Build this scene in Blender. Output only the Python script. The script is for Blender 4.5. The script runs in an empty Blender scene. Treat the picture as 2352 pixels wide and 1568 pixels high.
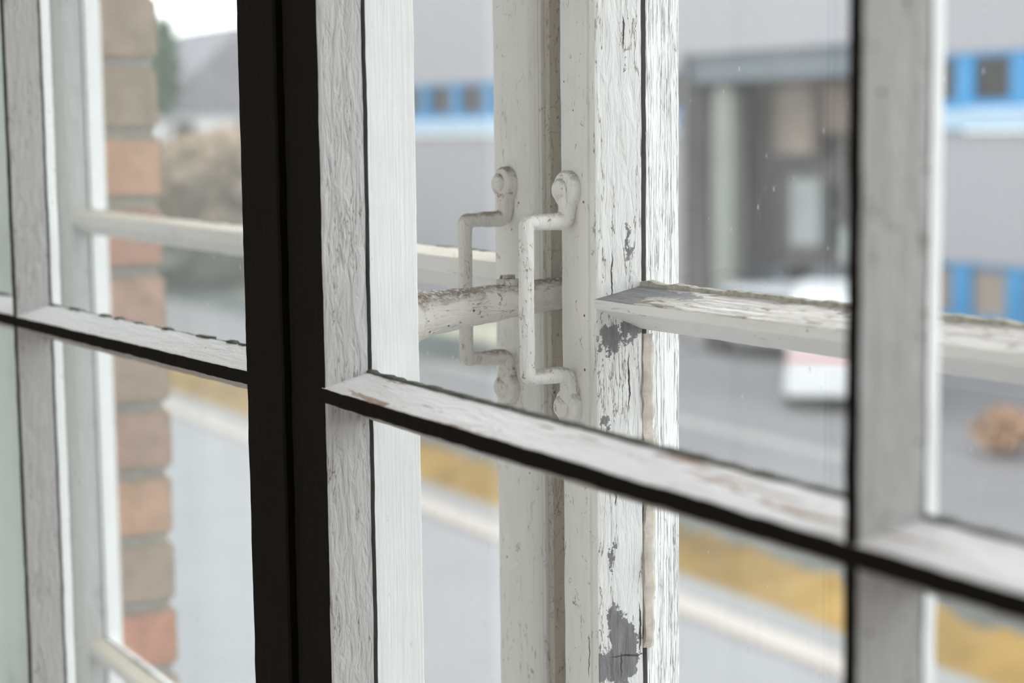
import bpy, bmesh, math, random
from mathutils import Vector, Matrix, noise
R = math.radians
S = bpy.context.scene
C = S.collection
random.seed(7)

# ------------------------------------------------------------------ camera
cam = bpy.data.cameras.new('camera'); camo = bpy.data.objects.new('camera', cam); C.objects.link(camo)
S.camera = camo
cam.sensor_fit = 'HORIZONTAL'; cam.sensor_width = 36.0; cam.lens = 36.0 * 4217.27 / 2352
cr, cu, cf = (Vector((0.486701, 0.87349407, -0.01141286)), Vector((-0.09454623, 0.06565899, 0.99335286)),
              Vector((-0.86843719, 0.48238679, -0.11454187)))
m = Matrix((cr, cu, -cf)).transposed().to_4x4(); m.translation = Vector((0, 0, 1.55))
camo.matrix_world = m
cam.clip_start = 0.02; cam.clip_end = 500
cam.dof.use_dof = True; cam.dof.focus_distance = 1.09; cam.dof.aperture_fstop = 5.9
# ------------------------------------------------------------------ sky: bright overcast
W = bpy.data.worlds.new('overcast'); S.world = W; W.use_nodes = True
wn = W.node_tree; bg = wn.nodes['Background']
tc = wn.nodes.new('ShaderNodeTexCoord'); sp = wn.nodes.new('ShaderNodeSeparateXYZ'); rp = wn.nodes.new('ShaderNodeValToRGB')
wn.links.new(tc.outputs['Generated'], sp.inputs[0]); wn.links.new(sp.outputs['Z'], rp.inputs[0])
rp.color_ramp.elements[0].position = 0.0; rp.color_ramp.elements[0].color = (1.0, 0.985, 0.97, 1)
rp.color_ramp.elements[1].position = 0.9; rp.color_ramp.elements[1].color = (0.93, 0.95, 1.0, 1)
wn.links.new(rp.outputs[0], bg.inputs['Color'])
bg.inputs['Strength'].default_value = 3.9
S.view_settings.view_transform = 'Standard'; S.view_settings.look = 'None'
S.view_settings.exposure = 0.0; S.view_settings.gamma = 1.0; S.view_settings.use_curve_mapping = False
S.cycles.max_bounces = 14; S.cycles.diffuse_bounces = 6; S.cycles.transparent_max_bounces = 24
S.cycles.glossy_bounces = 4

# ------------------------------------------------------------------ material helpers
class NT:
    def __init__(s, name):
        s.m = bpy.data.materials.new(name); s.m.use_nodes = True; s.t = s.m.node_tree
        s.b = s.t.nodes['Principled BSDF']; s.out = s.t.nodes['Material Output']
        s.b.inputs['Roughness'].default_value = 0.55; s.b.inputs['Specular IOR Level'].default_value = 0.3
    def n(s, typ, **kw):
        nd = s.t.nodes.new('ShaderNode' + typ)
        for k, v in kw.items():
            setattr(nd, k, v)
        return nd
    def l(s, a, b): s.t.links.new(a, b)
    def val(s, sock, v):
        if hasattr(v, 'is_linked') or hasattr(v, 'links'): s.l(v, sock)
        else: sock.default_value = v
    def math(s, op, a, b=0.5, clamp=False):
        nd = s.n('Math', operation=op, use_clamp=clamp); s.val(nd.inputs[0], a); s.val(nd.inputs[1], b); return nd.outputs[0]
    def vec(s, op, a, b):
        nd = s.n('VectorMath', operation=op); s.val(nd.inputs[0], a); s.val(nd.inputs[1], b); return nd
    def mix(s, f, a, b):
        nd = s.n('Mix', data_type='RGBA'); s.val(nd.inputs[0], f)
        for sk, v in ((nd.inputs[6], a), (nd.inputs[7], b)):
            if isinstance(v, tuple): v = (*v, 1) if len(v) == 3 else v
            s.val(sk, v)
        return nd.outputs[2]
    def obj(s): return s.n('TexCoord').outputs['Object']
    def scaled(s, v, sc):
        return s.vec('MULTIPLY', v, Vector(sc)).outputs[0]
    def noise(s, v, scale=1.0, detail=3.0, rough=0.55, dist=0.0):
        nd = s.n('TexNoise'); s.l(v, nd.inputs['Vector']); nd.inputs['Scale'].default_value = scale
        nd.inputs['Detail'].default_value = detail; nd.inputs['Roughness'].default_value = rough
        nd.inputs['Distortion'].default_value = dist; return nd.outputs['Fac']
    def ramp(s, f, lo, hi):
        nd = s.n('MapRange', clamp=True); s.l(f, nd.inputs['Value']); nd.inputs['From Min'].default_value = lo
        nd.inputs['From Max'].default_value = hi; return nd.outputs[0]
    def bump(s, h, dist, strength=1.0, prev=None):
        nd = s.n('Bump'); nd.inputs['Distance'].default_value = dist; nd.inputs['Strength'].default_value = strength
        s.l(h, nd.inputs['Height'])
        if prev is not None: s.l(prev, nd.inputs['Normal'])
        return nd.outputs[0]

def gscale(axis, a, b):
    # a across the grain, b along it
    return {'z': (a, a, b), 'x': (b, a, a), 'y': (a, b, a)}[axis]

def paint(name, base=(.78, .78, .76), axis='z', grain=.00025, lump=.0006, crack=.5, crack_w=.03, chips=.0, chipcol=(.22, .2, .19),
          specks=.5, streak=0., dirt=0., dirtcol=(.30, .24, .18), blobs=(), rough=.5, lumpscale=60, seed=0., top_dust=0., rust=0., net=0., chipscale=(190, 50), lines=()):
    t = NT(name)
    o0 = t.obj()
    o = t.vec('ADD', o0, Vector((seed, seed * 1.7, seed * .6))).outputs[0]
    # fine grain and loose, lumpy paint
    g = t.noise(t.scaled(o, gscale(axis, 520, 14)), 1, 4, .6)
    lumps = t.noise(t.scaled(o, gscale(axis, lumpscale * 2.4, lumpscale * .55)), 1, 4, .6, .6)
    flake = t.noise(t.scaled(o, gscale(axis, 230, 45)), 1, 2, .5, 1.0)
    col = t.mix(t.ramp(lumps, .3, .75), base, tuple(c * .93 for c in base))
    if dirt:
        d = t.noise(t.scaled(o, gscale(axis, 90, 9)), 1, 5, .65)
        col = t.mix(t.math('MULTIPLY', t.ramp(d, .52, .75), dirt), col, dirtcol)
    if streak:
        k = None
        for (sa, sb, eps, off) in ((170, 2.2, .0075, 0.), (380, 5., .016, 3.3), (700, 12., .034, 8.1)):
            sk = t.noise(t.scaled(t.vec('ADD', o, Vector((off, off, off))).outputs[0], gscale(axis, sa, sb)), 1, 4, .6, .2)
            q = t.ramp(t.math('ABSOLUTE', t.math('SUBTRACT', sk, .5)), eps * streak, eps * streak * .5)
            pm = t.noise(t.scaled(t.vec('ADD', o, Vector((off + 5, off, off))).outputs[0], gscale(axis, 75, 7)), 1, 3, .6)
            q = t.math('MULTIPLY', q, t.ramp(pm, .66 - .24 * streak, .74 - .24 * streak))
            k = q if k is None else t.math('MAXIMUM', k, q)
        col = t.mix(t.math('MULTIPLY', k, .8), col, chipcol)
    hts = None
    if crack:
        rn_ = t.noise(t.scaled(o, gscale(axis, 95, 11)), 1, 5, .62, .25)
        ridge = t.math('LESS_THAN', t.math('ABSOLUTE', t.math('SUBTRACT', rn_, .5)), crack_w * .22)
        msk = t.ramp(t.noise(t.scaled(o, gscale(axis, 75, 20)), 1, 4, .7), .60 - .20 * crack, .66 - .20 * crack)
        k = t.math('MULTIPLY', ridge, msk)
        if net:
            wn_ = t.n('TexNoise'); t.l(o, wn_.inputs['Vector']); wn_.inputs['Scale'].default_value = 200
            wv = t.vec('ADD', t.scaled(o, gscale(axis, 190, 110)), t.vec('MULTIPLY', wn_.outputs['Color'], Vector((1.2, 1.2, 1.2))).outputs[0]).outputs[0]
            vo = t.n('TexVoronoi', feature='DISTANCE_TO_EDGE'); t.l(wv, vo.inputs['Vector']); vo.inputs['Scale'].default_value = .7
            m2 = t.ramp(t.noise(o, 85, 3, .7), .62 - .1 * net, .70 - .1 * net)
            k = t.math('MAXIMUM', k, t.math('MULTIPLY', t.math('LESS_THAN', vo.outputs['Distance'], .022), m2))
        col = t.mix(t.math('MULTIPLY', k, .8), col, (.15, .13, .11))
        hts = k
    if chips:
        cn = t.noise(t.scaled(o, gscale(axis, *chipscale)), 1, 4, .6, .5)
        k = t.ramp(cn, .74 - .16 * chips, .765 - .16 * chips)
        wood = t.mix(g, tuple(c * .6 for c in chipcol), chipcol)
        col = t.mix(k, col, wood)
    if specks:
        vo = t.n('TexVoronoi', feature='F1'); t.l(o, vo.inputs['Vector']); vo.inputs['Scale'].default_value = 95
        pk = t.n('SeparateColor'); t.l(vo.outputs['Color'], pk.inputs[0])
        k = t.math('MULTIPLY', t.math('LESS_THAN', vo.outputs['Distance'], .085), t.math('GREATER_THAN', pk.outputs[0], 1 - .3 * specks))
        col = t.mix(k, col, (.13, .08, .05))
    if rust:
        rn = t.noise(o, 170, 4, .7)
        k = t.math('MULTIPLY', t.ramp(rn, .62, .66), t.ramp(t.noise(o, 28, 2), .5 - .1 * rust, .62 - .1 * rust))
        col = t.mix(t.math('MULTIPLY', k, .8), col, (.36, .15, .06))
    if top_dust:
        # dust and soot settled on the upward side
        nm = t.n('NewGeometry'); sx = t.n('SeparateXYZ'); t.l(nm.outputs['Normal'], sx.inputs[0])
        dn = t.noise(o, 420, 3, .7); d2 = t.noise(o, 60, 3, .6)
        hgt = t.math('ADD', sx.outputs['Z'], t.math('MULTIPLY', t.math('ADD', d2, -.5), 1.4))
        k = t.math('MULTIPLY', t.ramp(hgt, .35, .8), t.ramp(dn, .30, .50))
        col = t.mix(t.math('MULTIPLY', k, top_dust), col, (.15, .105, .07))
    if blobs:
        nz = t.n('TexNoise'); t.l(o0, nz.inputs['Vector']); nz.inputs['Scale'].default_value = 130; nz.inputs['Detail'].default_value = 6
        nz.inputs['Roughness'].default_value = .7
        dsp = t.vec('MULTIPLY', t.vec('ADD', nz.outputs['Color'], Vector((-.5, -.5, -.5))).outputs[0], Vector((.020, .020, .034))).outputs[0]
        p = t.vec('ADD', o0, dsp).outputs[0]
        tot = None
        for c, r in blobs:
            q = t.vec('SUBTRACT', p, Vector(c)).outputs[0]
            q = t.vec('DIVIDE', q, Vector(r)).outputs[0]
            ln = t.n('VectorMath', operation='LENGTH'); t.l(q, ln.inputs[0])
            tot = ln.outputs['Value'] if tot is None else t.math('MINIMUM', tot, ln.outputs['Value'])
        k = t.ramp(tot, 1.0, .96)
        wood = t.mix(t.ramp(t.noise(t.scaled(o, gscale(axis, 300, 40)), 1, 4, .7), .3, .7), (.12, .12, .125), (.25, .25, .26))
        col = t.mix(k, col, wood)
    if lines:
        nz = t.n('TexNoise'); t.l(o0, nz.inputs['Vector']); nz.inputs['Scale'].default_value = 130; nz.inputs['Detail'].default_value = 4
        p = t.vec('ADD', o0, t.vec('MULTIPLY', t.vec('ADD', nz.outputs['Color'], Vector((-.5, -.5, -.5))).outputs[0], Vector((.004, .004, .004))).outputs[0]).outputs[0]
        tot = None
        for c, rr_ in lines:
            q = t.vec('DIVIDE', t.vec('SUBTRACT', p, Vector(c)).outputs[0], Vector(rr_)).outputs[0]
            ln = t.n('VectorMath', operation='LENGTH'); t.l(q, ln.inputs[0])
            tot = ln.outputs['Value'] if tot is None else t.math('MINIMUM', tot, ln.outputs['Value'])
        kl = t.ramp(tot, 1.1, .8)
        col = t.mix(kl, col, (.03, .027, .024))
    t.l(col, t.b.inputs['Base Color'])
    t.b.inputs['Roughness'].default_value = rough
    nb = t.bump(lumps, lump * 4, .8) if lump else None
    if lump: nb = t.bump(flake, lump * 1.1, .6, nb)
    if grain: nb = t.bump(g, grain * 2.2, .7, nb)
    if hts is not None:
        nb = t.bump(t.math('SUBTRACT', 1.0, hts), .0006, .5, nb)
    if nb is not None: t.l(nb, t.b.inputs['Normal'])
    return t.m

def flat(name, col, rough=.7, var=.15, scale=3., spec=.3, stretch=(1, 1, 1), bump=0.):
    t = NT(name)
    o = t.scaled(t.obj(), stretch)
    nz = t.noise(o, scale, 4, .6)
    t.l(t.mix(t.ramp(nz, .3, .7), tuple(c * (1 - var) for c in col), tuple(min(1, c * (1 + var)) for c in col)), t.b.inputs['Base Color'])
    t.b.inputs['Roughness'].default_value = rough; t.b.inputs['Specular IOR Level'].default_value = spec
    if bump: t.l(t.bump(nz, bump), t.b.inputs['Normal'])
    return t.m

def glass(name, tint=(.97, .98, .975), dust=.02, wavy=0., refl=.75, scratches=.5):
    t = NT(name); t.t.nodes.remove(t.b)
    tr = t.n('BsdfTransparent'); tr.inputs[0].default_value = (*tint, 1)
    gl = t.n('BsdfGlossy'); gl.inputs['Roughness'].default_value = .01; gl.inputs['Color'].default_value = (.95, .97, 1, 1)
    lw = t.n('LayerWeight'); lw.inputs['Blend'].default_value = .5
    f = t.math('ADD', t.math('MULTIPLY', t.math('POWER', lw.outputs['Facing'], 5), .9 * refl), .035)
    mx = t.n('MixShader'); t.l(f, mx.inputs[0]); t.l(tr.outputs[0], mx.inputs[1]); t.l(gl.outputs[0], mx.inputs[2])
    o = t.obj()
    if wavy:
        t.l(t.bump(t.noise(t.scaled(o, (9, 9, 3)), 1, 2), wavy), gl.inputs['Normal'])
    # thin film of dust, specks and small scratches
    d = t.noise(t.scaled(o, (25, 25, 8)), 1, 4, .7)
    sv = t.noise(t.scaled(o, (170, 170, 1.6)), 1, 4, .7)
    amt = t.math('ADD', t.math('MULTIPLY', t.ramp(d, .3, .8), dust * 1.6), t.math('MULTIPLY', t.ramp(sv, .52, .75), dust * 1.6))
    vo = t.n('TexVoronoi', feature='F1'); t.l(t.vec('ADD', t.scaled(o, (150, 150, 70)), t.vec('MULTIPLY', t.scaled(o, (0, 0, 1)), Vector((0, 0, 0))).outputs[0]).outputs[0], vo.inputs['Vector']); vo.inputs['Scale'].default_value = 1
    pk = t.n('SeparateColor'); t.l(vo.outputs['Color'], pk.inputs[0])
    k = t.math('MULTIPLY', t.ramp(vo.outputs['Distance'], .16, .06), t.math('GREATER_THAN', pk.outputs[0], 1 - .12 * scratches))
    sh = t.n('VectorRotate', rotation_type='Y_AXIS'); t.l(o, sh.inputs['Vector']); sh.inputs['Angle'].default_value = R(-28)
    v2 = t.n('TexVoronoi', feature='F1'); t.l(t.scaled(sh.outputs[0], (120, 120, 17)), v2.inputs['Vector']); v2.inputs['Scale'].default_value = .6
    p2 = t.n('SeparateColor'); t.l(v2.outputs['Color'], p2.inputs[0])
    k2 = t.math('MULTIPLY', t.ramp(v2.outputs['Distance'], .09, .04), t.math('GREATER_THAN', p2.outputs[1], 1 - .10 * scratches))
    amt = t.math('ADD', amt, t.math('MULTIPLY', t.math('MAXIMUM', k, k2), .5), True)
    df = t.n('BsdfDiffuse'); df.inputs[0].default_value = (.8, .82, .84, 1)
    m2 = t.n('MixShader'); t.l(amt, m2.inputs[0]); t.l(mx.outputs[0], m2.inputs[1]); t.l(df.outputs[0], m2.inputs[2])
    t.l(m2.outputs[0], t.out.inputs['Surface'])
    return t.m

# ------------------------------------------------------------------ object helpers
def link(name, bm, mats, parent=None, smooth=False):
    me = bpy.data.meshes.new(name); bmesh.ops.recalc_face_normals(bm, faces=bm.faces)
    bm.to_mesh(me); bm.free()
    for mt in (mats if isinstance(mats, (list, tuple)) else [mats]): me.materials.append(mt)
    if smooth:
        for p in me.polygons: p.use_smooth = True
    o = bpy.data.objects.new(name, me); C.objects.link(o)
    if parent is not None: o.parent = parent
    return o
def tag(o, label=None, cat=None, group=None, kind=None):
    if label: o['label'] = label
    if cat: o['category'] = cat
    if group: o['group'] = group
    if kind: o['kind'] = kind
    return o
def empty(name, loc, rz=0.):
    o = bpy.data.objects.new(name, None); C.objects.link(o); o.location = loc; o.rotation_euler = (0, 0, rz)
    o.empty_display_size = .05
    return o
def box(bm, x0, x1, y0, y1, z0, z1, mi=0, bev=0.):
    vs = [bm.verts.new((x, y, z)) for x in (x0, x1) for y in (y0, y1) for z in (z0, z1)]
    fs = []
    for q in ((0, 1, 3, 2), (4, 6, 7, 5), (0, 4, 5, 1), (2, 3, 7, 6), (0, 2, 6, 4), (1, 5, 7, 3)):
        f = bm.faces.new([vs[i] for i in q]); f.material_index = mi; fs.append(f)
    if bev:
        es = list({e for f in fs for e in f.edges})
        bmesh.ops.bevel(bm, geom=es, offset=bev, segments=2, affect='EDGES', clamp_overlap=True)
def new(): return bmesh.new()

def prism(bm, prof, place, t0, t1, step=.008, jit=.0003, seed=0., ends=True):
    """prof: list of (a, b, material index of the edge that starts here); place(a,b,t) -> xyz; extruded along t."""
    n = max(1, int(abs(t1 - t0) / step)); rings = []
    for i in range(n + 1):
        t = t0 + (t1 - t0) * i / n; ring = []
        for (a, b, mi) in prof:
            x, y, z = place(a, b, t)
            if jit:
                q = Vector((x * 45 + seed, y * 45 + seed, z * 45))
                q2 = q * 3.1
                d = (noise.noise(q) + .6 * noise.noise(q2)) * jit
                e = (noise.noise(q + Vector((31, 7, 3))) + .6 * noise.noise(q2 + Vector((9, 1, 5)))) * jit
                x, y, z = place(a + d, b + e, t)
            ring.append(bm.verts.new((x, y, z)))
        rings.append(ring)
    k = len(prof)
    for i in range(n):
        for j in range(k):
            j2 = (j + 1) % k
            f = bm.faces.new((rings[i][j], rings[i][j2], rings[i + 1][j2], rings[i + 1][j])); f.material_index = prof[j][2]
    if ends:
        for ring in (rings[0], rings[-1]):
            try: bm.faces.new(ring)
            except ValueError: pass

def tube(bm, pts, rads, seg=16, mi=0, cap=True):
    rings = []
    for i, p in enumerate(pts):
        p = Vector(p)
        a = Vector(pts[max(0, i - 1)]); b = Vector(pts[min(len(pts) - 1, i + 1)])
        d = (b - a).normalized()
        up = Vector((1, 0, 0)) if abs(d.x) < .9 else Vector((0, 0, 1))
        s1 = d.cross(up).normalized(); s2 = d.cross(s1)
        r = rads[i] if isinstance(rads, (list, tuple)) else rads
        rings.append([bm.verts.new(p + (s1 * math.cos(2 * math.pi * k / seg) + s2 * math.sin(2 * math.pi * k / seg)) * r) for k in range(seg)])
    for i in range(len(rings) - 1):
        for k in range(seg):
            f = bm.faces.new((rings[i][k], rings[i][(k + 1) % seg], rings[i + 1][(k + 1) % seg], rings[i + 1][k])); f.material_index = mi
    if cap:
        bm.faces.new(rings[0]); bm.faces.new(rings[-1])

def lathe_y(bm, cx, cy, cz, prof, seg=28, sx=1., sz=1., mi=0):
    """prof: (radius, y) pairs, turned about a horizontal axis that runs out of the window"""
    rings = []
    for r, y in prof:
        rings.append([bm.verts.new((cx + r * sx * math.cos(2 * math.pi * k / seg), cy + y, cz + r * sz * math.sin(2 * math.pi * k / seg))) for k in range(seg)])
    for i in range(len(rings) - 1):
        for k in range(seg):
            bm.faces.new((rings[i][k], rings[i][(k + 1) % seg], rings[i + 1][(k + 1) % seg], rings[i + 1][k])).material_index = mi
    bm.faces.new(rings[0]); bm.faces.new(rings[-1])

# ------------------------------------------------------------------ materials of the window
ZB = .42           # bottom of the sashes
ZT = 2.45
m_dark = paint('near_black_room_side', base=(.0080, .0070, .0053), grain=0, lump=.00015, crack=0, chips=.0, specks=0, rough=.75)  # near-black base colour on the inner sashes' room-facing fronts
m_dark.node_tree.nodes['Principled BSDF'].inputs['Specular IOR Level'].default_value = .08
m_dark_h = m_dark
m_side = paint('flaking_paint_on_rebate', base=(.60, .605, .605), grain=.0003, lump=.0011, crack=.35, specks=1.6, dirt=.15, rough=.42, lumpscale=75, seed=1.3)
m_back = paint('brushed_white_paint', base=(.86, .87, .87), grain=.00035, lump=.0001, crack=0, specks=.25, rough=.6, seed=2.1)
m_bar_top = paint('chipped_paint_on_bar', base=(.80, .80, .81), axis='x', grain=.0001, lump=.0006, crack=.1, chips=.8, chipscale=(130, 14), chipcol=(.50, .37, .30), specks=.9, dirt=.25, seed=.77)
m_bar_top2 = paint('thick_paint_on_bar', base=(.76, .77, .775), axis='x', grain=.0001, lump=.0005, crack=.1, specks=.6, rough=.5, seed=4.2)
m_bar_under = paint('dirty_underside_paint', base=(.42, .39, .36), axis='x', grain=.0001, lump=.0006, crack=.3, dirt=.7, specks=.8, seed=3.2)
m_slot = flat('shaded_glazing_groove', (.035, .033, .026), .9, .4, 60)  # groove shade put into the dark colour of its putty faces
m_cream = paint('aged_cream_paint', lines=[((.0275, 0, 1.2325 - ZB), (.0006, .004, .014))], base=(.81, .80, .775), net=.35, grain=.0001, lump=.00012, crack=.32, specks=.6, dirt=.22, dirtcol=(.52, .46, .38), seed=5.5)
m_cream_bead = paint('aged_cream_paint_on_bead', base=(.78, .765, .73), net=.8, grain=.0001, lump=.0002, crack=.6, specks=.5, dirt=.3, dirtcol=(.5, .43, .34), seed=6.5)
m_cream_x = paint('cream_paint_on_bar_face', base=(.76, .755, .735), axis='x', grain=.0001, lump=.0002, crack=.15, specks=.5, dirt=.2, dirtcol=(.5, .43, .34), seed=6.9)
m_brownish = paint('grimy_cream_paint', base=(.56, .51, .44), net=1.3, grain=.0001, lump=.0002, crack=.8, specks=.8, dirt=.35, dirtcol=(.33, .27, .21), seed=7.1)
def zz(y): return 1.4245 - (y - 784) * .000262 - ZB
def vv(x): return (x - 1371) / 106 * .03
OB = []
for (px, py, rx, ry) in ((1402, 778, 24, 36), (1446, 758, 26, 26), (1430, 1505, 36, 80), (1388, 1545, 36, 40), (1412, 1425, 14, 40), (1403, 1280, 6, 34), (1443, 560, 5, 40),
                         (1446, 580, 8, 14), (1395, 970, 12, 18), (1365, 735, 4, 10), (1440, 170, 5, 9)):
    OB.append(((.039, vv(px), zz(py)), (.02, max(.0015, rx / 106 * .03), ry * .000262)))
OL_ = [((.039, vv(1442), zz(1518)), (.02, .012, .0006)), ((.039, vv(1446), zz(880)), (.02, .0006, .018)), ((.039, vv(1470), zz(1455)), (.02, .0007, .016)),
       ((.039, vv(1425), zz(1540)), (.02, .0006, .008)), ((.039, vv(1408), zz(640)), (.02, .0005, .016)), ((.039, vv(1436), zz(90)), (.02, .0006, .010)), ((.039, vv(1414), zz(1120)), (.02, .0005, .012))]
m_or_side = paint('peeling_white_paint', base=(.82, .82, .815), grain=.0002, lump=.0007, crack=1.1, crack_w=.035, chips=.2, chipcol=(.3, .29, .28), specks=.8, streak=.3, blobs=OB, lines=OL_, rough=.5, seed=8.3)
m_or_back = paint('split_weathered_paint', base=(.88, .88, .885), grain=.0006, lump=.0004, crack=.4, streak=1.05, chipcol=(.10, .098, .095), specks=0, rough=.7, seed=9.9)
m_or_top = paint('bare_weathered_bar', base=(.78, .75, .72), axis='x', grain=.0006, lump=.0007, crack=.2, streak=1.5, chipcol=(.26, .21, .18), chips=.9, blobs=[((.052, .010, 1.455 - ZB), (.024, .03, .02)), ((.085, .02, 1.455 - ZB), (.03, .006, .02))], specks=.4, seed=10.4)
m_ol_top = paint('stained_cream_bar', base=(.66, .60, .51), axis='x', grain=.0001, lump=.0003, crack=.3, dirt=.5, dirtcol=(.45, .36, .28), specks=.3, seed=11.4)
m_hw = paint('thick_paint_on_iron', base=(.78, .755, .71), net=.8, grain=0, lump=.0006, crack=.45, crack_w=.02, specks=1.0, dirt=.4, dirtcol=(.5, .44, .37), rough=.45, lumpscale=110, seed=12.1, top_dust=.85, rust=.9)
m_hw2 = paint('painted_iron_with_rust', base=(.86, .845, .82), net=.5, grain=0, lump=.0006, crack=.35, crack_w=.02, specks=1.3, dirt=.25, dirtcol=(.5, .42, .34), rough=.4, lumpscale=110, seed=15.1, top_dust=.6, rust=1.7)
m_rod = paint('sooty_paint_on_rod', base=(.76, .725, .68), net=.9, axis='y', grain=0, lump=.0007, crack=.5, crack_w=.022, specks=1.6, dirt=.35, dirtcol=(.52, .44, .37), rough=.5, lumpscale=80, seed=13.7, top_dust=.95, rust=.5)
m_bead_dark = flat('mossy_grime', (.07, .075, .06), .95, .5, 220, bump=.0005)
m_bead_beige = flat('old_glazing_putty', (.34, .32, .27), .95, .35, 200, bump=.0005)
g_in = glass('old_window_glass', dust=.012, refl=.6, scratches=.35)
g_in_l = glass('wavy_window_glass', tint=(.955, .97, .965), dust=.02, wavy=.004, refl=.6, scratches=.35)
g_out = glass('dusty_window_glass', dust=.035, refl=.6, scratches=1.1)

# ------------------------------------------------------------------ sash builder
def sash(name, loc, rz, sign, width, w, sp, spb, gd, bd, bars, munt, mats, rail=.075, grooves=None, gt=.003, ztop=ZT, zbot=ZB,
         bar_prof=None, putty=None, glassmat=None, jit=.0003, label='', mh=(.0035, .0078)):
    root = empty(name, (loc[0], loc[1], zbot), rz)
    tag(root, label, 'window sash', 'sashes of the double window')
    H = ztop - zbot
    F, SD, BK, SL = 0, 1, 2, 3
    def stile_prof(extra=None):
        p = [(.0, .0012, F), (.0012, 0, F)]
        if extra: p += extra
        p += [(w - .0018, 0, F), (w - .0005, .0004, SD), (w, .0016, SD), (w + sp * .5, gd * .5, SD), (w + sp, gd, SL), (w + sp - .005, gd, SL), (w + spb - .005, gd + gt, SL),
              (w + spb, gd + gt, BK), (w + spb, bd - .0012, BK), (w + spb - .0012, bd, BK), (.0012, bd, F), (0, bd - .0012, F)]
        return p
    # meeting stile at local x = 0
    bm = new(); prism(bm, stile_prof(grooves), lambda a, b, t: (sign * a, b, t), 0, H, .005, jit, seed=loc[0] * 9)
    meeting = link('stile', bm, mats['stile'], root)
    bm = new(); prism(bm, stile_prof(), lambda a, b, t: (sign * (width - a), b, t), 0, H, .006, jit, seed=loc[0] * 7 + 3)
    link('stile', bm, mats['stile2'], root)
    L0, L1 = w - .004, width - w + .004
    for z0, s in ((0, 1), (H, -1)):
        bm = new()
        prof = [(.0, 0, F), (rail - .001, 0, F), (rail, .001, SD), (rail + .007, gd, SL), (rail + .002, gd, SL), (rail + .002, gd + gt, SL), (rail + .006, gd + gt, BK), (rail, bd, BK), (0, bd, F)]
        prism(bm, prof, lambda a, b, t: (sign * t, b, z0 + s * a), L0, L1, .02, jit * .5)
        link('rail', bm, mats['stile'], root)
    # horizontal glazing bars; bars = list of front centre heights (world)
    ft, fb, gu, gl_ = bar_prof      # front top, front bottom, glass top, glass bottom relative to front top
    for zt in bars:
        z = zt - zbot
        bm = new()
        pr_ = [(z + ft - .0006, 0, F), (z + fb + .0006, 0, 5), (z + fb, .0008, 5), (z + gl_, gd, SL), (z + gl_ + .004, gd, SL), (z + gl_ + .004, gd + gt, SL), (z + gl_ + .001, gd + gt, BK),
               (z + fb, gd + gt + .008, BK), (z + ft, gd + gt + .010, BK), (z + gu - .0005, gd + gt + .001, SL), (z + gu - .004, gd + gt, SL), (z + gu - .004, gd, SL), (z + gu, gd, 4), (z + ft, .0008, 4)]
        prism(bm, pr_, lambda a, b, t: (sign * t, b, a), L0, L1, .004, jit * 1.3, seed=z * 5 + loc[0] * 3)
        bar = link('glazing_bar', bm, mats['bar'], root)
        if putty:
            pm, ph, pj, gap = putty
            bm = new(); n = int((L1 - L0) / .0022); prev = None
            for i in range(n + 1):
                u = L0 + .002 + (L1 - L0 - .004) * i / n
                nz = noise.noise(Vector((u * 90, z * 3, loc[0] * 5))) + .5 * noise.noise(Vector((u * 300, z * 3, 2)))
                h = max(.0, ph + pj * nz) if noise.noise(Vector((u * 38, 5.2, z))) > gap else .00005
                b0, b1 = z + gu - .0015, z + gu + h
                y0, y1 = gd - .0002 - .0006 * (h > .0005), gd + gt + .0025 * min(1, h / .002 + .2)
                cur = [bm.verts.new((sign * u, y, zq)) for y, zq in ((y0, b0), (y0, b1 - .0004), ((y0 + y1) / 2, b1), (y1, b1 - .0006), (y1, b0))]
                if prev:
                    for j in range(5):
                        bm.faces.new((prev[j], prev[(j + 1) % 5], cur[(j + 1) % 5], cur[j]))
                prev = cur
            link('putty', bm, pm, bar)
    for uc in munt:
        bm = new(); a0, a1 = mh
        pr_ = [(-a0, .0006, F), (-a0 + .0007, 0, F), (a0 - .0007, 0, F), (a0, .0008, SD), (a1, gd, SL), (a1 - .003, gd, SL), (a1 - .003, gd + gt, SL), (a1 - .0022, gd + gt, BK), (a1 - .004, gd + gt + .0045, BK),
               (.002, gd + gt + .0085, BK), (-.002, gd + gt + .0085, BK), (-a1 + .004, gd + gt + .0045, BK), (-a1 + .0022, gd + gt, SL), (-a1 + .003, gd + gt, SL), (-a1 + .003, gd, SL), (-a1, gd, SD)]
        prism(bm, pr_, lambda a, b, t: (sign * (uc + a), b, t), rail - .004, H - rail + .004, .004, jit, seed=uc)
        link('glazing_bar', bm, mats['stile'], root)
    # panes
    zs = [rail] + [q - zbot + (ft + fb) / 2 for q in sorted(bars)] + [H - rail]
    us = [w] + list(munt) + [width - w]
    for i in range(len(zs) - 1):
        for j in range(len(us) - 1):
            e0 = .0035 if i else -.002; e1 = .0035 if i < len(zs) - 2 else -.002
            f0 = .0035 if j else -.003; f1 = .0035 if j < len(us) - 2 else -.003
            bm = new()
            xa, xb = sorted((sign * (us[j] + f0), sign * (us[j + 1] - f1)))
            box(bm, xa, xb, gd + .0002, gd + gt - .0002, zs[i] + e0, zs[i + 1] - e1)
            link('glass_pane', bm, glassmat, root)
    return root, meeting

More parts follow.
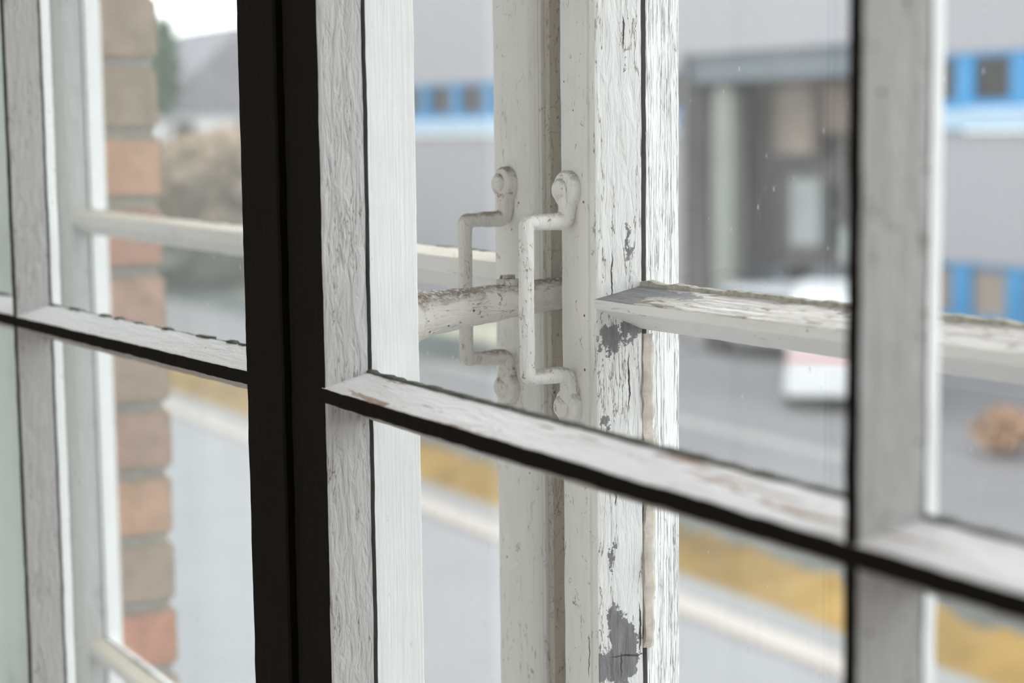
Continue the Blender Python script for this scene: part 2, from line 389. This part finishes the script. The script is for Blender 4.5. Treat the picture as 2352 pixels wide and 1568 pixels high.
STEP = .512
IZ = [1.4085 + k * STEP for k in (-1, 0, 1)]
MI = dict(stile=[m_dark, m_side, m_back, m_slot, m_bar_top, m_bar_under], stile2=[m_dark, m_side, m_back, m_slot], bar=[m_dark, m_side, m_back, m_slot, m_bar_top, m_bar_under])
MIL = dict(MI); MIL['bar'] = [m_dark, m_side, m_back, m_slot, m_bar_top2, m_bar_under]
bp_in = (0.0, -.0092, .0068, -.0195)
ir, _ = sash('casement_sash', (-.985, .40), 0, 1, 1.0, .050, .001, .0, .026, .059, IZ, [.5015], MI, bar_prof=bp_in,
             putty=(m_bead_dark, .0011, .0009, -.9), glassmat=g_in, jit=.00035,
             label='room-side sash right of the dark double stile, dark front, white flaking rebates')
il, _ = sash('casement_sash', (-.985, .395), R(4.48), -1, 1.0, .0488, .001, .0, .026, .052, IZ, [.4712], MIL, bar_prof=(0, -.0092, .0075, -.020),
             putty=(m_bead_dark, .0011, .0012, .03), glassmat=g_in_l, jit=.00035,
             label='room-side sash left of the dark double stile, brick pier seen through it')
OZ = [1.4505 + k * STEP for k in (-1, 0, 1)]
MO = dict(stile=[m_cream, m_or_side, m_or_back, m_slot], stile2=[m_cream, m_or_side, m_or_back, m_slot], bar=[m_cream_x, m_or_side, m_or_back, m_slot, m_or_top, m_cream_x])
orr, orr_m = sash('casement_sash', (-.955, .565), R(2.53), 1, .99, .0376, .004, .0045, .030, .058, OZ, [], MO, bar_prof=(0, -.0065, .0066, -.0195),
              grooves=[(.0292, 0, 0), (.0300, .0012, 0), (.0312, .0012, 0), (.0322, 0, 0)], putty=(m_bead_beige, .0028, .0014, -.9), glassmat=g_out, jit=.0003,
              label='street-side sash on the right with the nearer iron pull and peeling stile')
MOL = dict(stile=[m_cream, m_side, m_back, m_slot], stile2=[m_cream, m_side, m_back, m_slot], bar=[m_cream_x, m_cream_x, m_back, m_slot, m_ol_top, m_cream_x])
OLZ = [1.4635 - .492, 1.4635, 1.4635 + .492]
ol, _ = sash('casement_sash', (-1.0015, .578), R(.58), -1, 1.088, .060, .003, .003, .018, .040, OLZ, [], MOL, bar_prof=(0, -.0115, .004, -.024),
             grooves=[(.0012, -.0004, 0), (.0035, -.0022, 0), (.0085, -.0026, 0), (.0115, -.0015, 0), (.0125, .0004, 0), (.0136, 0, 0)], putty=(m_bead_dark, .0006, .0008, .12), glassmat=g_out, jit=.00025,
             label='street-side sash on the left, beyond the open gap, with the farther iron pull')

# a strip of old beige putty left in the glazing groove of the near street-side stile
bm = new()
prism(bm, [(.0405, .0305, 0), (.0428, .0310, 0), (.0436, .0365, 0), (.0425, .0385, 0), (.0405, .0385, 0)], lambda a, b, t: (a, b, t), 1.236 - ZB, 1.428 - ZB, .0025, .0020, seed=4)
tag(link('putty', bm, flat('beige_putty_strip', (.46, .41, .35), .9, .25, 90, bump=.0004), orr_m), 'beige strip of bare putty')

# ------------------------------------------------------------------ iron pulls
def pull(parent, lx, zt, zb, zs_t, zs_b, proj, mat, tilt, label, seed):
    """lx, heights in parent space; zt/zb arm heights, zs screw heights, proj how far the grip stands off"""
    bm = new()
    r = .0046
    yb = -proj
    def arc(c, p0, p1, n=6):
        # quarter bend from p0 to p1 with corner c
        return [tuple((Vector(p0) * (1 - t) ** 2 + Vector(c) * 2 * t * (1 - t) + Vector(p1) * t * t)) for t in [i / n for i in range(n + 1)]]
    pts = [(lx, -.003, zs_t - .002), (lx + .0005, -.0035, (zs_t * .4 + zt * .6))]
    pts += arc((lx, -.005, zt), (lx, -.0038, zt + .004), (lx, -.010, zt))
    pts += arc((lx + tilt, yb, zt), (lx + tilt * .6, yb + .0028, zt), (lx + tilt, yb, zt - .0028))
    pts += [(lx + tilt, yb, (zt * 3 + zb) / 4), (lx + tilt, yb - .0003, (zt + zb) / 2), (lx + tilt * .5, yb, (zt + zb * 3) / 4)]
    pts += arc((lx, yb, zb), (lx, yb, zb + .0028), (lx, yb + .0028, zb))
    pts += arc((lx, -.005, zb), (lx, -.010, zb), (lx, -.0038, zb - .004))
    pts += [(lx + .0005, -.0035, zs_b * .4 + zb * .6), (lx, -.003, zs_b + .002)]
    rr = [.0062, .0056] + [.0054] * 7 + [r] * 7 + [r, r * 1.02, r] + [r] * 7 + [.0052] * 7 + [.0056, .0062]
    tube(bm, pts, rr[:len(pts)], 16)
    for zc, s in ((zs_t, 1), (zs_b, -1)):
        lathe_y(bm, lx - .001, 0, zc, [(.0108, .001), (.0114, -.001), (.0113, -.0048), (.0102, -.0063), (.0070, -.0068), (.002, -.0068)], sz=1.02, sx=.98)
    o = link('pull_handle', bm, mat, parent, True)
    rm = o.modifiers.new('blend', 'REMESH'); rm.mode = 'VOXEL'; rm.voxel_size = .0006; rm.use_smooth_shade = True
    sm = o.modifiers.new('soft', 'SMOOTH'); sm.iterations = 3; sm.factor = .5
    tx = bpy.data.textures.new('paint_lumps', 'CLOUDS'); tx.noise_scale = .006
    dp = o.modifiers.new('lumps', 'DISPLACE'); dp.texture = tx; dp.strength = .0009; dp.mid_level = .5; dp.texture_coords = 'LOCAL'
    o['label'] = label
    for zc in (zs_t, zs_b):
        bm = new()
        lathe_y(bm, lx - .0022, 0, zc, [(.0060, -.004), (.0070, -.0068), (.0067, -.0082), (.0054, -.0096), (.0030, -.0104), (.0006, -.0106)], 24)
        # painted-over slot
        link('screw_head', bm, mat, o, True)
    return o
pull(orr, .0125, 1.4955 - ZB, 1.4035 - ZB, 1.5140 - ZB, 1.3835 - ZB, .0325, m_hw2, .0, 'rust-flecked white iron pull on the near stile', 1)
pull(ol, -.0388, 1.4930 - ZB, 1.4035 - ZB, 1.5150 - ZB, 1.3830 - ZB, .0335, m_hw, .0, 'cream iron pull on the far stile', 2)

# ------------------------------------------------------------------ rod between the inner and the outer post
rod = empty('connecting_rod', (-.985, .462, 1.439))
tag(rod, 'thick horizontal painted iron rod, sooty on top, bridging the inner and outer window posts', 'rod')
bm = new()
ys = [0, .010, .018, .024, .030, .05, .075, .10, .13]
rs = [.0165, .0170, .0163, .0146, .0134, .0123, .0112, .0104, .0096]
tube(bm, [(0, y, -.0005 + .0105 * (y / .125)) for y in ys], rs, 32)
o = link('bar', bm, m_rod, rod, True)
rm = o.modifiers.new('blend', 'REMESH'); rm.mode = 'VOXEL'; rm.voxel_size = .0008; rm.use_smooth_shade = True
tx = bpy.data.textures.new('rod_lumps', 'CLOUDS'); tx.noise_scale = .008
dp = o.modifiers.new('lumps', 'DISPLACE'); dp.texture = tx; dp.strength = .0014; dp.mid_level = .5; dp.texture_coords = 'LOCAL'
bm = new(); lathe_y(bm, 0, 0, 0, [(.017, -.002), (.0185, .004), (.0178, .016), (.0145, .019)], 32)
link('mounting_collar', bm, m_rod, rod, True)
bm = new(); box(bm, -.005, .005, .076, .089, .0125, .0225, bev=.0025)
link('stop_lug', bm, m_rod, rod, True)

# ------------------------------------------------------------------ frames
m_lining = paint('painted_box_lining', base=(.80, .80, .78), grain=.0001, lump=.0003, crack=.2, specks=.2, dirt=.1, seed=20)
m_lining2 = paint('pale_green_lining_paint', base=(.55, .595, .565), grain=.0001, lump=.0003, crack=.2, specks=.2, dirt=.15, seed=23)
m_sill = paint('painted_sill', base=(.78, .78, .77), axis='x', grain=.0001, lump=.0003, crack=.3, specks=.4, dirt=.3, seed=21)
XL, XR = -2.095, .06
ZL, ZH = ZB - .02, ZT + .02
w1 = empty('window_1', (0, 0, 0)); tag(w1, 'room-side frame of the double window with a narrow middle post', None, kind='structure')
bm = new(); box(bm, -1.035, -.992, .4605, .485, ZL, ZH, bev=.001); link('post', bm, m_lining, w1)
for x0, x1 in ((XL - .03, -2.00), (.03, XR + .03)):
    bm = new(); box(bm, x0, x1, .375, .45, ZL - .03, ZH + .03, bev=.001); link('jamb', bm, m_lining, w1)
bm = new(); box(bm, XL, XR, .37, .455, ZH + .002, ZH + .04); link('head', bm, m_lining, w1)
bm = new(); box(bm, XL, XR, .31, .455, ZL - .04, ZL - .002); link('sill', bm, m_sill, w1)
w2 = empty('window_2', (0, 0, 0)); tag(w2, 'street-side frame of the double window with a grimy recessed middle post', None, kind='structure')
bm = new(); box(bm, -1.0, -.940, .592 + .002, .632, ZL, ZH, bev=.001); link('post', bm, m_brownish, w2)
bm = new(); box(bm, -1.0012, -.995, .5815, .618, ZL, ZH); link('stop_bead', bm, m_brownish, w2)
for x0, x1 in ((XL - .03, -2.093), (.045, XR + .03)):
    bm = new(); box(bm, x0, x1, .45, .66, ZL - .03, ZH + .03, bev=.001); link('jamb', bm, m_lining2, w2)
bm = new(); box(bm, XL, XR, .455, .66, ZH + .002, ZH + .04); link('head', bm, m_lining, w2)
bm = new(); box(bm, XL, XR, .455, .70, ZL - .04, ZL - .002); link('sill', bm, m_sill, w2)

# ------------------------------------------------------------------ room
m_wall = flat('plaster_wall', (.55, .53, .50), .9, .06, 2); m_ceil = flat('ceiling_paint', (.75, .74, .72), .9, .04, 2)
m_floor = flat('old_floorboards', (.30, .21, .14), .5, .3, 4, stretch=(1, 12, 1))
def struct(name, boxes, mat):
    bm = new()
    for b in boxes: box(bm, *b)
    return tag(link(name, bm, mat), kind='structure')
RX0, RX1, RY0, RY1 = -3.4, 1.8, -3.6, .30
struct('wall_front', [(RX0 - .2, XL - .031, RY1, .60, 0, 2.9), (XR + .031, RX1 + .2, RY1, .60, 0, 2.9), (XL - .031, XR + .031, RY1, .60, 0, ZL - .041), (XL - .031, XR + .031, RY1, .60, ZH + .041, 2.9)], m_wall)
struct('wall_left', [(RX0 - .2, RX0, RY0, RY1, 0, 2.9)], m_wall)
struct('wall_right', [(RX1, RX1 + .2, RY0, RY1, 0, 2.9)], m_wall)
BW = (-2.9, 1.3, .8, 2.6)  # opening added in the unseen back wall to light the outer sash faces
struct('wall_back', [(RX0 - .2, BW[0], RY0 - .25, RY0, 0, 2.9), (BW[1], RX1 + .2, RY0 - .25, RY0, 0, 2.9), (BW[0], BW[1], RY0 - .25, RY0, 0, BW[2]), (BW[0], BW[1], RY0 - .25, RY0, BW[3], 2.9)], m_wall)
struct('floor', [(RX0 - .2, RX1 + .2, RY0 - .25, .60, -.2, 0)], m_floor)
struct('ceiling', [(RX0 - .2, RX1 + .2, RY0 - .25, .60, 2.9, 3.1)], m_ceil)
w3 = empty('added_back_window', (0, RY0 - .12, 0)); tag(w3, 'added unseen window behind the viewer, lights the outer sash faces', None, kind='structure')
bm = new()
for x in (BW[0], -1.55, -.2, BW[1] - .06): box(bm, x, x + .06, -.04, .04, BW[2], BW[3])
box(bm, BW[0], BW[1], -.04, .04, BW[2], BW[2] + .06); box(bm, BW[0], BW[1], -.04, .04, BW[3] - .06, BW[3])
link('added_window_frame', bm, m_lining, w3)

# ------------------------------------------------------------------ brick pier outside, left reveal
BC = [(.27, .20, .145), (.42, .24, .15), (.40, .215, .155), (.29, .21, .155), (.37, .23, .175), (.31, .185, .14), (.45, .19, .12)]
bmats = [flat('brick_%s' % n, c, .9, .22, 40, bump=.002) for n, c in zip(('tan', 'orange', 'salmon', 'buff', 'pink', 'brown', 'red'), BC)]
m_mortar = flat('lime_mortar', (.27, .245, .215), .95, .2, 80, bump=.001)
bm = new(); CRS = .0790; z0 = 1.5462 - 20 * CRS; k = 0
order = {21: 3, 20: 0, 19: 1, 18: 2, 17: 4, 16: 3, 15: 5, 14: 1, 13: 3, 12: 6, 11: 3}
while z0 + k * CRS < 2.9:
    zb_ = z0 + k * CRS
    mi = order.get(k, random.randrange(7))
    if zb_ > -.2:
        off = random.uniform(-.0015, .0015)
        box(bm, -2.28, -2.05 + off, .604, .681 + random.uniform(-.002, .002), zb_ + .010, zb_ + CRS, mi, bev=.004)
        x = -2.29 - (.11 if k % 2 else 0)
        while x > -3.7:
            box(bm, x - .225, x, .604, .681, zb_ + .010, zb_ + CRS, random.randrange(7)); x -= .235
    k += 1
box(bm, -3.7, -2.057, .603, .674, -.2, 2.95, 7)
tag(link('wall_left_pier', bm, bmats + [m_mortar]), 'brick pier outside the left jamb', kind='structure')

# ------------------------------------------------------------------ street
G = -3.0
def ground(name, x0, x1, y0, y1, z, mat, th=.3, n=1):
    bm = new(); box(bm, x0, x1, y0, y1, z - th, z); return tag(link(name, bm, mat), kind='structure')
m_road = flat('pale_wet_asphalt', (0.185, 0.186, 0.195), .6, .06, .7)
m_pave = flat('concrete_paving', (0.190, 0.190, 0.190), .8, .07, 1.1)
m_kerb = flat('pale_kerb_stone', (0.330, 0.295, 0.270), .8, .06, 2)
m_yard = flat('parking_asphalt', (0.135, 0.130, 0.135), .7, .12, .35)
ground('road', -220, 60, .9, 9.52, G, m_road)
ground('kerb_strip', -220, 60, 9.52, 9.86, G + .06, m_kerb)
ground('pavement', -220, 60, 9.86, 10.35, G + .05, m_pave)
ground('parking_yard', -220, 60, 11.35, 60, G, m_yard)
ground('parking_marking', -32, -18, 15.9, 16.3, G + .01, flat('worn_white_marking', (0.220, 0.215, 0.210), .8, .1, 1), .02)
m_bed = flat('dark_planting_bed', (.075, .08, .072), .95, .35, 1.2)
ground('planting_bed', -220, 60, 11.35, 12.7, G + .04, m_bed)
ground('gravel_strip', -120, -33.6, 18.5, 20.6, G + .03, flat('pale_gravel', (.30, .29, .22), .9, .1, 2), .05)
ground('low_hedge_bed', -120, -29.5, 16.4, 18.4, G + .05, flat('dark_green_bed', (.05, .065, .06), .9, .3, 2), .05)
m_grass = flat('autumn_grass', (0.200, 0.125, 0.032), .95, .45, .5)
bm = new(); random.seed(4)
nx, ny = 520, 5
gr = [[bm.verts.new((-70 + 80 * i / nx, 10.35 + 1.0 * j / ny, G + .05 + (.10 + .14 * random.random()) * (0 < j < ny))) for j in range(ny + 1)] for i in range(nx + 1)]
for i in range(nx):
    for j in range(ny): bm.faces.new((gr[i][j], gr[i + 1][j], gr[i + 1][j + 1], gr[i][j + 1]))
verge = link('grass_verge', bm, m_grass)
tag(verge, 'yellow-brown grass verge running along the far kerb of the street', 'grass', kind='stuff')

# ------------------------------------------------------------------ office building across the street (facade at y = 25)
FY = 25.0
def ribbed():
    t = NT('ribbed_grey_cladding'); o = t.obj(); sx = t.n('SeparateXYZ'); t.l(o, sx.inputs[0])
    wv = t.math('FRACT', t.math('MULTIPLY', sx.outputs['X'], 4.0))
    k = t.math('LESS_THAN', wv, .2)
    t.l(t.mix(k, (.235, .235, .255), (.205, .205, .225)), t.b.inputs['Base Color']); return t.m
m_clad = ribbed()
m_blue = flat('blue_window_frame', (0.008, 0.170, 0.370), .5, .05, 1)
m_pblue = flat('pale_blue_sill', (0.250, 0.350, 0.440), .5, .04, 1)
m_win = flat('dark_office_glass', (0.020, 0.020, 0.024), .3, .3, .8, .15)
m_panel = flat('grey_brown_panel', (0.198, 0.165, 0.139), .7, .2, .6)
ob = empty('office_building', (-40, FY, G)); tag(ob, 'grey clad office block with bright blue window frames across the street', 'building')
def loc_(bm, x0, x1, y0, y1, z0, z1): box(bm, x0 + 40, x1 + 40, y0 - FY, y1 - FY, z0 - G, z1 - G)
bm = new()
A0, A1 = 1.86, 2.92      # upper window band
for x0, x1 in ((-58, -36.6), (-29.5, -8)):
    loc_(bm, x0, x1, FY, FY + .4, A1, 7.2); loc_(bm, x0, x1, FY, FY + .4, -1.12 if x0 > -50 else -2.3, 1.42); loc_(bm, x0, x1, FY, FY + .4, G, -2.3)
loc_(bm, -36.6, -29.5, FY, FY + .4, 3.25, 7.2)
link('wall', bm, m_clad, ob)
bm = new()
for x0, x1 in ((-58, -36.6), (-29.5, -8)): loc_(bm, x0, x1, FY - .12, FY + .4, 1.44, 1.85)
link('sill_band', bm, m_pblue, ob)
bm = new(); loc_(bm, -58, -8, FY, FY + 12, 7.2, 7.5); link('roof', bm, m_clad, ob)
posts = []
x = -27.55
def wunit(x0, x1, z0, z1, pm):
    bm = new(); f = .16
    loc_(bm, x0, x0 + .50, FY + .05, FY + .2, z0, z1); loc_(bm, x0 + .5, x1, FY + .05, FY + .2, z0, z0 + f); loc_(bm, x0 + .5, x1, FY + .05, FY + .2, z1 - f * .6, z1)
    w = link('window', bm, m_blue, ob)
    bm = new(); loc_(bm, x0 + .5, x1, FY + .14, FY + .18, z0 + f, z1 - f * .6); link('pane', bm, pm, w)
for i in range(12):
    x0 = -27.25 + (i - 1) * 1.48
    if x0 < -9.5: wunit(x0, x0 + 1.48, A0, A1, m_win)
for i in range(10): wunit(-36.6 - 2.0 * (i + 1), -36.6 - 2.0 * i, A0, A1, m_win)
for i in range(12):
    x0 = -27.25 + (i - 1) * 1.48
    if x0 < -9.5: wunit(x0, x0 + 1.48, -2.3, -1.12, m_panel)
# recessed loading bay
m_rec = flat('bay_back_wall', (0.125, 0.12, 0.122), .8, .25, .4); m_cream2 = flat('pale_green_pillar', (0.190, 0.205, 0.185), .7, .1, 1)
m_tan = flat('tan_board', (0.200, 0.165, 0.140), .8, .3, .8); m_pale = flat('pale_board', (0.250, 0.275, 0.280), .7, .15, 1)
m_slate = flat('slate_panel', (0.092, 0.112, 0.132), .6, .1, 1)
bm = new()
loc_(bm, -36.6, -29.5, FY + 2.2, FY + 2.4, G, 3.3)
loc_(bm, -36.6, -36.45, FY, FY + 2.2, G, 3.3); loc_(bm, -29.65, -29.5, FY, FY + 2.2, G, 3.3)
link('bay_wall', bm, m_rec, ob)
bm = new(); loc_(bm, -36.45, -29.65, FY + .15, FY + .3, 2.6, 3.25); link('bay_fascia', bm, m_slate, ob)
for x0, x1 in ((-36.0, -35.2),):
    bm = new(); loc_(bm, x0, x1, FY + .5, FY + .8, G, 2.5); link('pillar', bm, m_cream2, ob)
for x0, x1, z0, z1, mt in ((-35.1, -33.6, .9, 2.5, m_tan), (-33.2, -31.6, 1.4, 2.5, m_tan), (-31.3, -29.9, .5, 2.3, m_tan), (-34.4, -33.4, -1.2, .35, m_pale), (-32.6, -29.8, -1.5, -.7, m_pale),
                           (-36.3, -29.8, -3.0, -1.7, m_slate), (-34.6, -33.6, -2.4, -1.7, m_pale)):
    bm = new(); loc_(bm, x0, x1, FY + 1.6, FY + 1.9, z0, z1); link('bay_panel', bm, mt, ob)

# ------------------------------------------------------------------ van
def van(x, y, rz, label, cols, name='van', L=4.6, Hh=1.86):
    r = empty(name, (x, y, G), rz); tag(r, label, 'van' if name == 'van' else 'car')
    bm = new(); hw = .9
    if name == 'van':
        prof = [(-L / 2, .24), (-L / 2, Hh - .15), (-L / 2 + .15, Hh), (L / 2 - 1.35, Hh), (L / 2 - .65, 1.15), (L / 2 - .05, .95), (L / 2, .6), (L / 2, .24)]
    else:
        prof = [(-L / 2, .35), (-L / 2, .9), (-L / 2 + .5, .95), (-L / 2 + 1.0, Hh), (L / 2 - 1.7, Hh), (L / 2 - 1.0, .95), (L / 2 - .1, .85), (L / 2, .35)]
    v = [[bm.verts.new((a, s * (hw if b < 1.2 else hw - .12), b)) for a, b in prof] for s in (-1, 1)]
    bm.faces.new(v[0]); bm.faces.new(v[1])
    for i in range(len(prof)): j = (i + 1) % len(prof); bm.faces.new((v[0][i], v[0][j], v[1][j], v[1][i]))
    bmesh.ops.bevel(bm, geom=list(bm.edges), offset=.05, segments=2, affect='EDGES')
    body = link('body', bm, cols[0], r)
    zc0, zc1 = (1.15, Hh - .3) if name == 'van' else (.98, Hh - .1)
    for s in (-1, 1):
        bm = new(); y0 = s * (hw - .07); box(bm, L / 2 - (2.1 if name == 'van' else 3.4), L / 2 - 1.45, min(y0, y0 + s * .09), max(y0, y0 + s * .09), zc0, zc1)
        link('side_window', bm, cols[1], r)
    if cols[2]:
        bm = new(); box(bm, -L / 2 - .012, -L / 2 + .02, -hw + .06, hw - .06, .84, .91); link('stripe', bm, cols[2], r)
    for a in (-L / 2 + .85, L / 2 - .85):
        for s in (-1, 1):
            bm = new(); lathe_y(bm, a, s * (hw - .1), .33, [(.33, -.1), (.33, .1)], 20); link('wheel', bm, cols[3], r)
    return r
m_white = flat('white_car_paint', (0.561, 0.574, 0.587), .3, .02, 1); m_cglass = flat('car_glass', (0.066, 0.099, 0.132), .1, .1, 1)
m_redp = flat('red_stripe', (0.495, 0.033, 0.040), .4, .05, 1); m_rub = flat('tyre_rubber', (0.020, 0.020, 0.020), .9, .1, 4)
van(-24.6, 20.15, R(140), 'white van with a thin red stripe parked in the yard opposite', (m_white, m_cglass, m_redp, m_rub))
m_silver = flat('silver_car_paint', (0.363, 0.383, 0.409), .3, .03, 1); m_dblue = flat('dark_blue_car_paint', (0.053, 0.079, 0.112), .35, .05, 1)
van(-29.0, 22.5, R(5), 'silver car parked below the loading bay', (m_silver, m_cglass, None, m_rub), 'car', 4.3, 1.4)
van(-56.5, 19.2, R(88), 'dark blue car parked far down the street beside the verge', (m_dblue, m_cglass, None, m_rub), 'car', 4.3, 1.45)

# ------------------------------------------------------------------ houses, hedge and trees far down the street
m_roof = flat('grey_slate_roof', (0.152, 0.145, 0.165), .8, .15, 1); m_hw_ = flat('white_render', (0.528, 0.528, 0.541), .8, .05, 1); m_gr = flat('grey_render', (0.277, 0.277, 0.304), .8, .08, 1)
def house(x, y, w, d, h, rh, wallm, label, nwin=3):
    r = empty('house', (x, y, G)); tag(r, label, 'house', 'houses far down the street')
    bm = new(); box(bm, -w / 2, w / 2, 0, d, 0, h); link('wall', bm, wallm, r)
    bm = new()
    a = [bm.verts.new((sx * (w / 2 + .3), yy, zz_)) for sx in (-1, 1) for yy, zz_ in ((-.4, h - .15), (d / 2, h + rh), (d + .4, h - .15))]
    for q in ((0, 1, 4, 3), (1, 2, 5, 4), (0, 3, 5, 2), (0, 2, 1), (3, 4, 5)): bm.faces.new([a[i] for i in q])
    link('roof', bm, m_roof, r)
    for sx in range(nwin):
        for lv in (1.0, 3.8):
            if lv + 1.3 < h:
                bm = new(); xx = -w / 2 + w * (sx + .5) / nwin; box(bm, xx - .55, xx + .55, -.05, .02, lv, lv + 1.3); link('window', bm, m_win, r)
        for lv in (1.0, 3.8):
            if lv + 1.3 < h:
                bm = new(); yy = d * (sx + .5) / nwin; box(bm, w / 2 - .02, w / 2 + .05, yy - .5, yy + .5, lv, lv + 1.3); link('window', bm, m_win, r)
    return r
house(-86, 26.5, 10, 9, 5.6, 3.9, m_hw_, 'white house with grey roof far down the street')
house(-100, 32, 12, 10, 5.5, 5.0, m_gr, 'grey house with steep roof behind the white house', 3)
house(-112, 24, 9, 9, 4.5, 3.2, m_gr, 'small grey house farthest down the street')
def crown(name, x, y, z, rx, rz_, col, nleaf, label, cat, trunk=True, seed=1, ls=.35, trunk_h=2.):
    random.seed(seed)
    r = empty(name, (x, y, z)); tag(r, label, cat)
    mt = flat(name + '_leaves', col, .9, .35, 1.5)
    bm = new()
    for i in range(nleaf):
        while True:
            p = Vector((random.uniform(-1, 1), random.uniform(-1, 1), random.uniform(-1, 1)))
            if p.length < 1: break
        c = Vector((p.x * rx, p.y * rx, trunk_h + rz_ + p.z * rz_))
        n_ = Vector((random.gauss(0, 1), random.gauss(0, 1), random.gauss(0, 1))).normalized(); t1 = n_.orthogonal().normalized() * ls * random.uniform(.5, 1.2); t2 = n_.cross(t1) * .6
        bm.faces.new([bm.verts.new(c + q) for q in (t1, t2, -t1, -t2)])
    link('foliage', bm, mt, r)
    bm = new(); tube(bm, [(0, 0, 0), (.03, 0, trunk_h + rz_ * .6), (.1, .05, trunk_h + rz_ * 1.6)], [.09 * rx + .03, .05 * rx + .02, .02], 8)
    for i in range(5):
        a = i * 1.3; tube(bm, [(.02, 0, trunk_h + rz_ * .25), (rx * .6 * math.cos(a), rx * .6 * math.sin(a), trunk_h + rz_ * (1.1 + .1 * i))], [.05, .015], 6)
    link('trunk', bm, flat(name + '_bark', (.16, .12, .09), .9, .2, 3), r)
    return r
crown('tree', -60, 20.05, G, .55, 1.75, (.07, .12, .07), 700, 'narrow dark green tree beside the corner of the brick pier', 'tree', seed=3, trunk_h=5.0, ls=.22)
crown('hedge', -66, 24.6, G, 4.0, 1.9, (.34, .265, .19), 1500, 'broad beige-brown hedge below the white house', 'hedge', seed=5, ls=.6, trunk_h=.8)
crown('shrub', -17.9, 20.2, G, .75, 2.0, (.30, .19, .115), 700, 'rusty brown shrub in the yard at the right edge of the view', 'shrub', seed=6, ls=.16, trunk_h=.3)
crown('shrub', -52, 18.6, G, 2.6, .9, (.14, .15, .135), 900, 'low grey-green shrub bed in front of the hedge', 'shrub', seed=8, ls=.4, trunk_h=.1)
crown('shrub', -18.6, 18.1, G, .45, .3, (.34, .21, .13), 300, 'small heap-like rusty bush in front of the rusty brown shrub', 'shrub', seed=9, ls=.1, trunk_h=.05)
